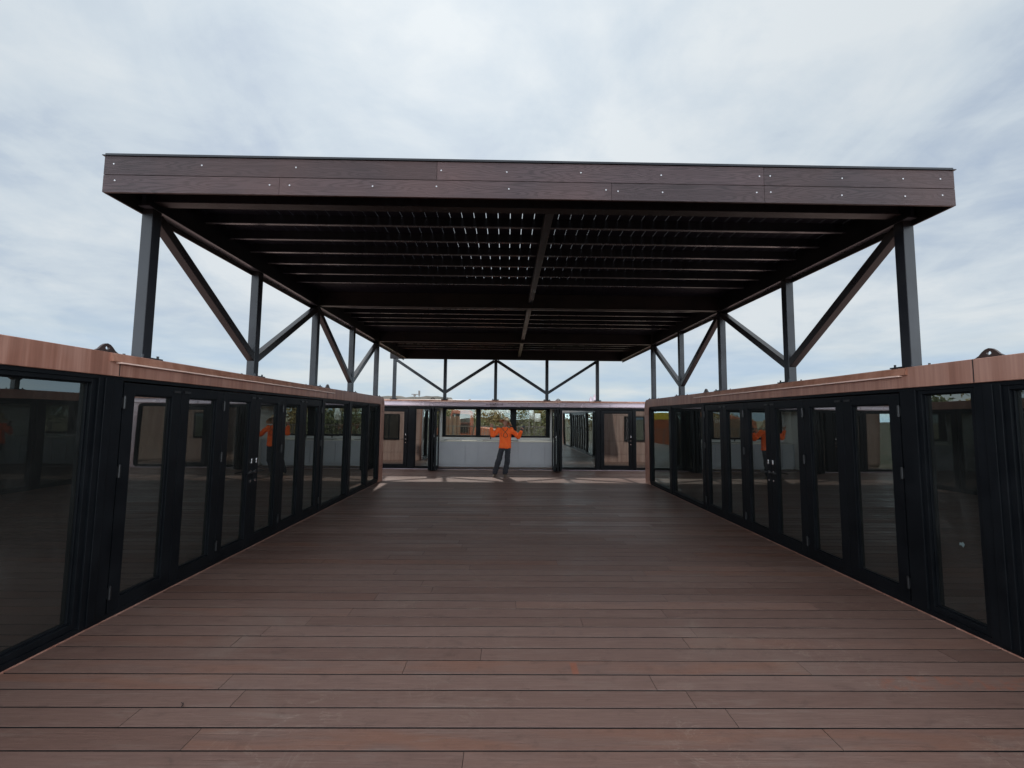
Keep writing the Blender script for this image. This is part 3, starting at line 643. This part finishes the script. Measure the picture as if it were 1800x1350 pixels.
for v in sh_.data.vertices:       # cloth folds
    p = v.co; f = noise.noise(Vector((p.x*9, p.y*9, p.z*3.5)))*.026 + noise.noise(Vector((p.x*20+5, p.y*20, p.z*9)))*.006
    v.co += v.normal*f
t_ = MB()
t_.loops([ell(Pp(0, 0, z), rx, ry, 18) for z, rx, ry in ((.80, .158, .112), (.88, .150, .108), (.94, .140, .100))])
limb(t_, [hipL, kneeL, Vector(ankL) + Vector((0, .0, .045))], [.088, .086, .080]); limb(t_, [hipR, kneeR, Vector(ankR) + Vector((0, 0, .045))], [.088, .086, .080])
tr = fuse(t_, 'trousers', MT['trousers'], per, .011, 5)
for v in tr.data.vertices:
    p = v.co; f = noise.noise(Vector((p.x*8, p.y*8, p.z*10)))*.015 + noise.noise(Vector((p.x*16, p.y*16, p.z*22+3)))*.007; v.co += v.normal*f
for an, dx in ((ankL, -.035), (ankR, .01)):
    a = Vector((an[0], an[1], 0)); f = MB()
    rings = []
    for yy, rx, zc, rz in ((.10, .030, .045, .040), (.07, .040, .055, .052), (0, .042, .055, .054), (-.08, .048, .042, .040), (-.15, .046, .034, .032), (-.185, .028, .026, .022)):
        rings.append([a + Vector((dx*(-yy/.18) + rx*cos(t), yy, max(.0, zc + rz*sin(t)))) for t in [2*pi*i/14 for i in range(14)]])
    f.loops(rings); f.cyl(a + Vector((0, .03, .05)), a + Vector((0, .02, .15)), .052, .050)
    fuse(f, 'boot', MT['boot'], per, .010, 3)
# straw hat, wide brim, tipped back and drooping at one side
h = MB(); tip = Matrix.Rotation(R(-16), 3, 'X') @ Matrix.Rotation(R(12), 3, 'Y'); hb = hc + Vector((.004, .015, .055)); nn = 28
def hr(r, z, dr=0): return [hb + tip @ Vector((r*cos(t), r*sin(t)*1.05, z - dr*(max(0, cos(t))**2*.9 + .25) )) for t in [2*pi*i/nn for i in range(nn)]]
h.loops([hr(.215, -.012, .085), hr(.175, .0, .045), hr(.125, .006, .015), hr(.098, .010), hr(.092, .05), hr(.078, .095), hr(.045, .122), hr(.012, .128)], caps=False)
h.bm.faces.new([v for v in list(h.bm.verts)[-nn:]])
ho = h.build('hat', MT['straw'], per, smooth=True); so_ = ho.modifiers.new('solid', 'SOLIDIFY'); so_.thickness = .006
# cord round the neck hanging in a loop
pts = [Pp(-.075, -.075, 1.475), Pp(-.065, -.125, 1.42), Pp(.01, -.145, 1.36), Pp(.07, -.150, 1.28), Pp(.075, -.152, 1.22), Pp(.02, -.152, 1.20), Pp(-.05, -.150, 1.215), Pp(-.045, -.150, 1.30), Pp(.02, -.145, 1.38), Pp(.07, -.12, 1.43), Pp(.07, -.07, 1.48)]
c = MB(); c.tube(pts, .0065, 8)
for p in pts: sph(c, p, .0065, .0065, .0065, 8, 6)
c.build('neck_cord', MT['black'], per, smooth=True)
ph = MB(); wv = Vector(wrR) + Vector((.045, -.05, .075)); ph.beam(wv + Vector((-.03, 0, -.05)), wv + Vector((.045, -.01, .10)), .075, .012, (0, 1, 0)); ph.beam(wv + Vector((.046, -.01, .101)), wv + Vector((.049, -.01, .107)), .03, .008, (0, 1, 0))
tag(ph.build('mobile_phone', MT['black'], None, bevel=.004, loc=tuple(wv)), 'black phone held up in the raised hand of the person', 'phone')
# twig on the deck
m = MB(); T0 = Vector((-1.995, 2.865, .006)); m.tube([T0, T0+Vector((.012, -.012, .002)), T0+Vector((.018, -.028, .003)), T0+Vector((.016, -.042, .0))], .0028, 6)
m.tube([T0+Vector((.012, -.012, .002)), T0+Vector((-.01, .0, .004))], .002, 6)
tag(m.build('twig', MT['twig'], None, loc=tuple(T0)), 'small dark curled twig lying on the near deck boards', 'twig')

# ================================================================== surroundings
def tree(name, x, y, h, cr, mt, seed, label, cat='tree', group=None, trunk=True, nleaf=900, z0=-1.2, flat=.8):
    rr = random.Random(seed); root = empty(name, (x, y, z0), label, cat, group)
    t = MB(); base = Vector((x, y, z0)); limbs = []
    if trunk:
        top = base + Vector((rr.uniform(-.3, .3), rr.uniform(-.3, .3), h*.62)); t.cyl(base, top, .045*h*.55, .02*h*.5, 9)
        for i in range(7):
            a = base.lerp(top, rr.uniform(.45, 1)); an = rr.uniform(0, 2*pi); e = a + Vector((cos(an)*cr*.7, sin(an)*cr*.7, h*rr.uniform(.12, .3))); t.cyl(a, e, .012*h*.5, .004*h, 6); limbs.append(e)
    else:
        for i in range(9):
            an = rr.uniform(0, 2*pi); e = base + Vector((cos(an)*cr*.6, sin(an)*cr*.6, h*rr.uniform(.4, .8))); t.cyl(base, e, .035, .012, 5); limbs.append(e)
    t.build('trunk' if trunk else 'stem', MT['bark'], root)
    c = MB(); cz = h*(.68 if trunk else .5)
    clumps = [(Vector((rr.uniform(-1, 1)*cr*.75, rr.uniform(-1, 1)*cr*.75, cz + rr.uniform(-.3, .42)*h*.6*flat)), rr.uniform(.28, .5)*cr) for _ in range(13)] + [(e-base, .35*cr) for e in limbs]
    for i in range(nleaf):
        cc, r = rr.choice(clumps); v = Vector((rr.gauss(0, 1), rr.gauss(0, 1), rr.gauss(0, .8))).normalized()*r*rr.random()**.4
        p = base + cc + v; 
        if p.z < z0 + .05: continue
        s1 = rr.uniform(.07, .16)*(cr/2.0)**.5; n_ = Vector((rr.gauss(0, 1), rr.gauss(0, 1), rr.gauss(.4, 1))).normalized(); a = n_.orthogonal().normalized(); bb = n_.cross(a)
        c.bm.faces.new([c.v(p + a*s1), c.v(p + bb*s1*.55), c.v(p - a*s1), c.v(p - bb*s1*.55)])
    c.build('crown' if trunk else 'foliage', mt, root)
    return root
rr = random.Random(11)
# shrubs and low trees beyond the kitchen windows
GS = 'shrubs on the bank beyond the kitchen windows'
ORD = 'first second third fourth fifth sixth seventh eighth ninth tenth'.split()
spots = [(-6.4, 29.0, 3.5, 2.0), (-4.6, 27.5, 3.3, 1.8), (-3.0, 30, 3.9, 2.2), (-1.6, 27.5, 3.2, 1.6), (-.3, 29.5, 3.9, 2.1), (1.2, 27.5, 3.5, 1.7), (2.6, 29, 3.9, 2.1), (4.2, 27.5, 3.4, 1.8), (5.9, 29.5, 3.7, 2.0)]
for i, (x, y, h_, c_) in enumerate(spots):
    tree('shrub', x, y, h_ + .35, c_, MT['leafa' if i % 2 else 'leafb'], 100+i, ('%s leafy shrub from the left on the bank beyond the kitchen windows' % ORD[i]) if i else 'leftmost leafy shrub on the bank beyond the kitchen windows', 'shrub', GS, trunk=False, nleaf=4200, flat=1.15)
# railing beyond the far pavilion
def railing(x0, x1, y, zt, label, grp):
    root = empty('railing', ((x0+x1)/2, y, -1.2), label, 'railing', grp)
    m = MB(); m.box(x0, x1, y-.025, y+.025, zt-.05, zt); m.box(x0, x1, y-.015, y+.015, zt-.95, zt-.91); m.build('rail', MT['galv'], root)
    m = MB(); xx = x0+.06
    while xx < x1: m.cyl((xx, y, zt-.93), (xx, y, zt-.03), .009, n=6); xx += .12
    m.build('pickets', MT['galv'], root)
    xx = x0
    while xx <= x1+.01:
        m = MB(); m.box(xx-.03, xx+.03, y-.03, y+.03, -1.2, zt+.02); m.build('post', MT['galv'], root); xx += (x1-x0)/6
railing(-7, 7, 19.2, 1.42, 'grey picket railing seen through the kitchen windows', 'picket railings')
railing(-6.5, 6.8, -3.4, 1.05, 'grey picket railing behind the near end of the deck', 'picket railings')
m = MB()
for i in range(10): m.box(-4.3+.2*i, -4.115+.2*i, 22.0, 22.04, -1.2, 1.83 + .01*(i % 3))
tag(m.build('board_fence', MT['fencewood'], None, loc=(-3.5, 22, -1.2)), 'brown upright board fence seen through the left kitchen window', 'fence')
def banner(x, y, z0, z1, wd, label):
    root = empty('banner', (x, y, -1.2), label, 'banner', 'white banners beyond the kitchen')
    m = MB(); m.cyl((x-wd/2-.02, y, -1.2), (x-wd/2-.02, y, z1+.1), .02, .015, 8); m.build('pole', MT['galv'], root)
    m = MB(); ks = 8
    A = [m.v((x-wd/2 + wd*i/ks, y+.03*sin(i*1.3), z)) for z in (z0, z1) for i in range(ks+1)]
    for i in range(ks): m.bm.faces.new((A[i], A[i+1], A[i+ks+2], A[i+ks+1]))
    o = m.build('flag', MT['cloth'], root, smooth=True); o.modifiers.new('s', 'SOLIDIFY').thickness = .01
banner(1.25, 21.5, 1.72, 2.25, .2, 'narrow white banner seen through the right kitchen window')
banner(1.62, 22.5, 1.60, 2.02, .3, 'wider square white banner seen through the right kitchen window')
def excavator(x, y, rz, label, sc_=1.0):
    root = empty('excavator', (x, y, -1.2), label, 'excavator', 'orange machines round the site')
    Q = lambda a, b_, c_: (x + (a*cos(rz)-b_*sin(rz))*sc_, y + (a*sin(rz)+b_*cos(rz))*sc_, -1.2 + c_*sc_)
    def pr(prof, b0, b1, nm, mt, bev=.03):      # profile in (a,c), swept across b
        m = MB(); A = [m.v(Q(a, b0, c_)) for a, c_ in prof]; B = [m.v(Q(a, b1, c_)) for a, c_ in prof]; n = len(prof)
        for i in range(n): m.bm.faces.new((A[i], A[(i+1) % n], B[(i+1) % n], B[i]))
        m.bm.faces.new(A[::-1]); m.bm.faces.new(B); return m.build(nm, MT[mt], root, bevel=bev)
    for b0, b1 in ((-1.1, -.65), (.65, 1.1)): pr([(-1.5, .15), (-1.35, 0), (1.35, 0), (1.5, .15), (1.6, .4), (1.45, .7), (-1.45, .7), (-1.6, .4)], b0, b1, 'track', 'rubber')
    pr([(-1.5, .95), (-1.6, 1.2), (-1.55, 2.0), (-.1, 2.25), (.1, 1.3), (1.3, 1.25), (1.3, .85), (-1.3, .8)], -1.0, 1.0, 'body', 'machine')
    cb = pr([(.05, 1.31), (.05, 2.9), (.2, 3.0), (1.0, 3.0), (1.25, 2.2), (1.28, 1.31)], .1, .98, 'cab', 'machine')
    pr([(.15, 1.9), (.15, 2.8), (.95, 2.85), (1.12, 2.2), (1.15, 1.9)], .985, .995, 'cab_window', 'black', 0)
    pr([(.9, 1.3), (1.3, 1.2), (2.3, 2.55), (3.6, 2.35), (3.7, 2.6), (2.2, 2.95)], -.3, -.05, 'boom', 'machine')
    pr([(3.4, 2.7), (3.8, 2.6), (4.0, 1.2), (3.75, 1.2)], -.27, -.08, 'arm', 'machine')
    pr([(3.7, 1.2), (4.1, 1.2), (4.4, .6), (4.0, .3), (3.5, .5)], -.45, .1, 'bucket', 'rubber')
    return root
excavator(-1.75, 24.0, R(180), 'orange tracked excavator seen through the left kitchen window', 1.12)
# truck behind the camera, seen only mirrored
def truck(x, y, label):
    root = empty('truck', (x, y, -1.2), label, 'truck', 'orange machines round the site')
    m = MB(); m.box(x-2.4, x+2.4, y-1.1, y+1.1, -.5, 1.75); m.build('body', MT['machine'], root, bevel=.04)
    m = MB(); m.box(x-2.4, x+2.4, y-1.08, y+1.12, 1.751, 2.35); m.build('side_board', MT['yellow'], root, bevel=.02)
    m = MB(); m.box(x+2.45, x+4.1, y-1.05, y+1.05, -.5, 1.3); cb = m.build('cab', MT['machine'], root, bevel=.12)
    m = MB(); m.box(x+2.7, x+3.8, y+1.052, y+1.06, .4, 1.1); m.build('window', MT['black'], cb)
    for a in (-1.7, -.6, 3.2):
        for s__ in (-1, 1):
            m = MB(); m.cyl((x+a, y+s__*.8, -.72), (x+a, y+s__*1.12, -.72), .48, n=20); w_ = m.build('wheel', MT['rubber'], root)
            m = MB(); m.cyl((x+a, y+s__*1.121, -.72), (x+a, y+s__*1.13, -.72), .25, n=16); m.build('rim', MT['galv'], w_)
truck(-7.5, -10, 'orange truck with a yellow side board parked behind the deck')
# tree belts: left of the deck and behind the camera, seen mirrored in the glass
i = 0
for y in range(2, 46, 5):
    tree('pale_gum_tree', -27 + rr.uniform(-3, 3), y + rr.uniform(-1, 1), rr.uniform(5.0, 6.2), rr.uniform(2.6, 3.4), MT['leafa' if i % 3 else 'leafb'], 300+i, 'low spreading tree beyond the left pavilion, %s from the near end' % ORD[i], 'tree', 'trees beyond the left pavilion', nleaf=1500); i += 1
i = 0
for x in range(-22, 24, 6):
    tree('bushy_tree', x + rr.uniform(-2, 2), -26 + rr.uniform(-3, 3), rr.uniform(3.8, 6.0), rr.uniform(2.4, 3.2), MT['leafb' if i % 2 else 'leafa'], 400+i, 'bushy tree behind the near end of the deck, %s from the left' % ORD[i], 'tree', 'trees behind the near end of the deck', nleaf=1300); i += 1
# low flat-topped mound on the skyline and small masts
m = MB(); NX, NY = 40, 10; V = []
for j in range(NY+1):
    V.append([m.v((-24 + 18*i_/NX, 62 + 14*j/NY, -1.2 + (max(0, min(1, i_/5, (NX-i_)/7))**.5 * max(0, min(1, j/3, (NY-j)/3)))*(6.05 + .35*noise.noise(Vector((i_*.3, j*.5, 0)))))) for i_ in range(NX+1)])
for j in range(NY):
    for i_ in range(NX): m.bm.faces.new((V[j][i_], V[j][i_+1], V[j+1][i_+1], V[j+1][i_]))
tag(m.build('hill', mat('heath', (.06, .055, .045), .95, fn=paint((.05, .045, .035), (.09, .075, .06), (1, 1, 1), .6, (.9, .95), 0)), smooth=True), 'low flat topped earth mound on the skyline at left', 'hill', kind='structure')
def mast(x, y, zt, label, head):
    root = empty('lamp_mast', (x, y, -1.2), label, 'lamp mast', 'masts on the skyline')
    m = MB(); m.cyl((x, y, -1.2), (x, y, zt), .07, .05, 8); m.build('pole', MT['galv'], root)
    m = MB()
    if head: m.box(x-.42, x+.42, y-.06, y+.06, zt-.05, zt+.05); m.box(x-.14, x+.14, y-.1, y+.1, zt-.25, zt-.06)
    else: m.box(x-.11, x+.11, y-.11, y+.11, zt-.6, zt+.05)
    m.build('lamp_head', MT['galv'], root)
mast(-12.3, 58, 4.75, 'thin skyline mast with a wide cross head', True); mast(-11.7, 58, 5.2, 'plain skyline mast taller than the cross headed one', False)
for xx, zt in ((11.35, 4.7), (11.85, 5.0)):
    m = MB(); m.loops([ell((xx, 58, z), r_, r_, 10) for z, r_ in ((-1.2, .35), (3.2, .28), (zt-.4, .22), (zt, .08))])
    o = m.build('vent_stack', MT['lilac'], None, loc=(xx, 58, -1.2)); tag(o, ('shorter' if zt < 4.8 else 'taller') + ' of two pale tapered stacks on the skyline at right', 'stack', 'pale stacks on the skyline')
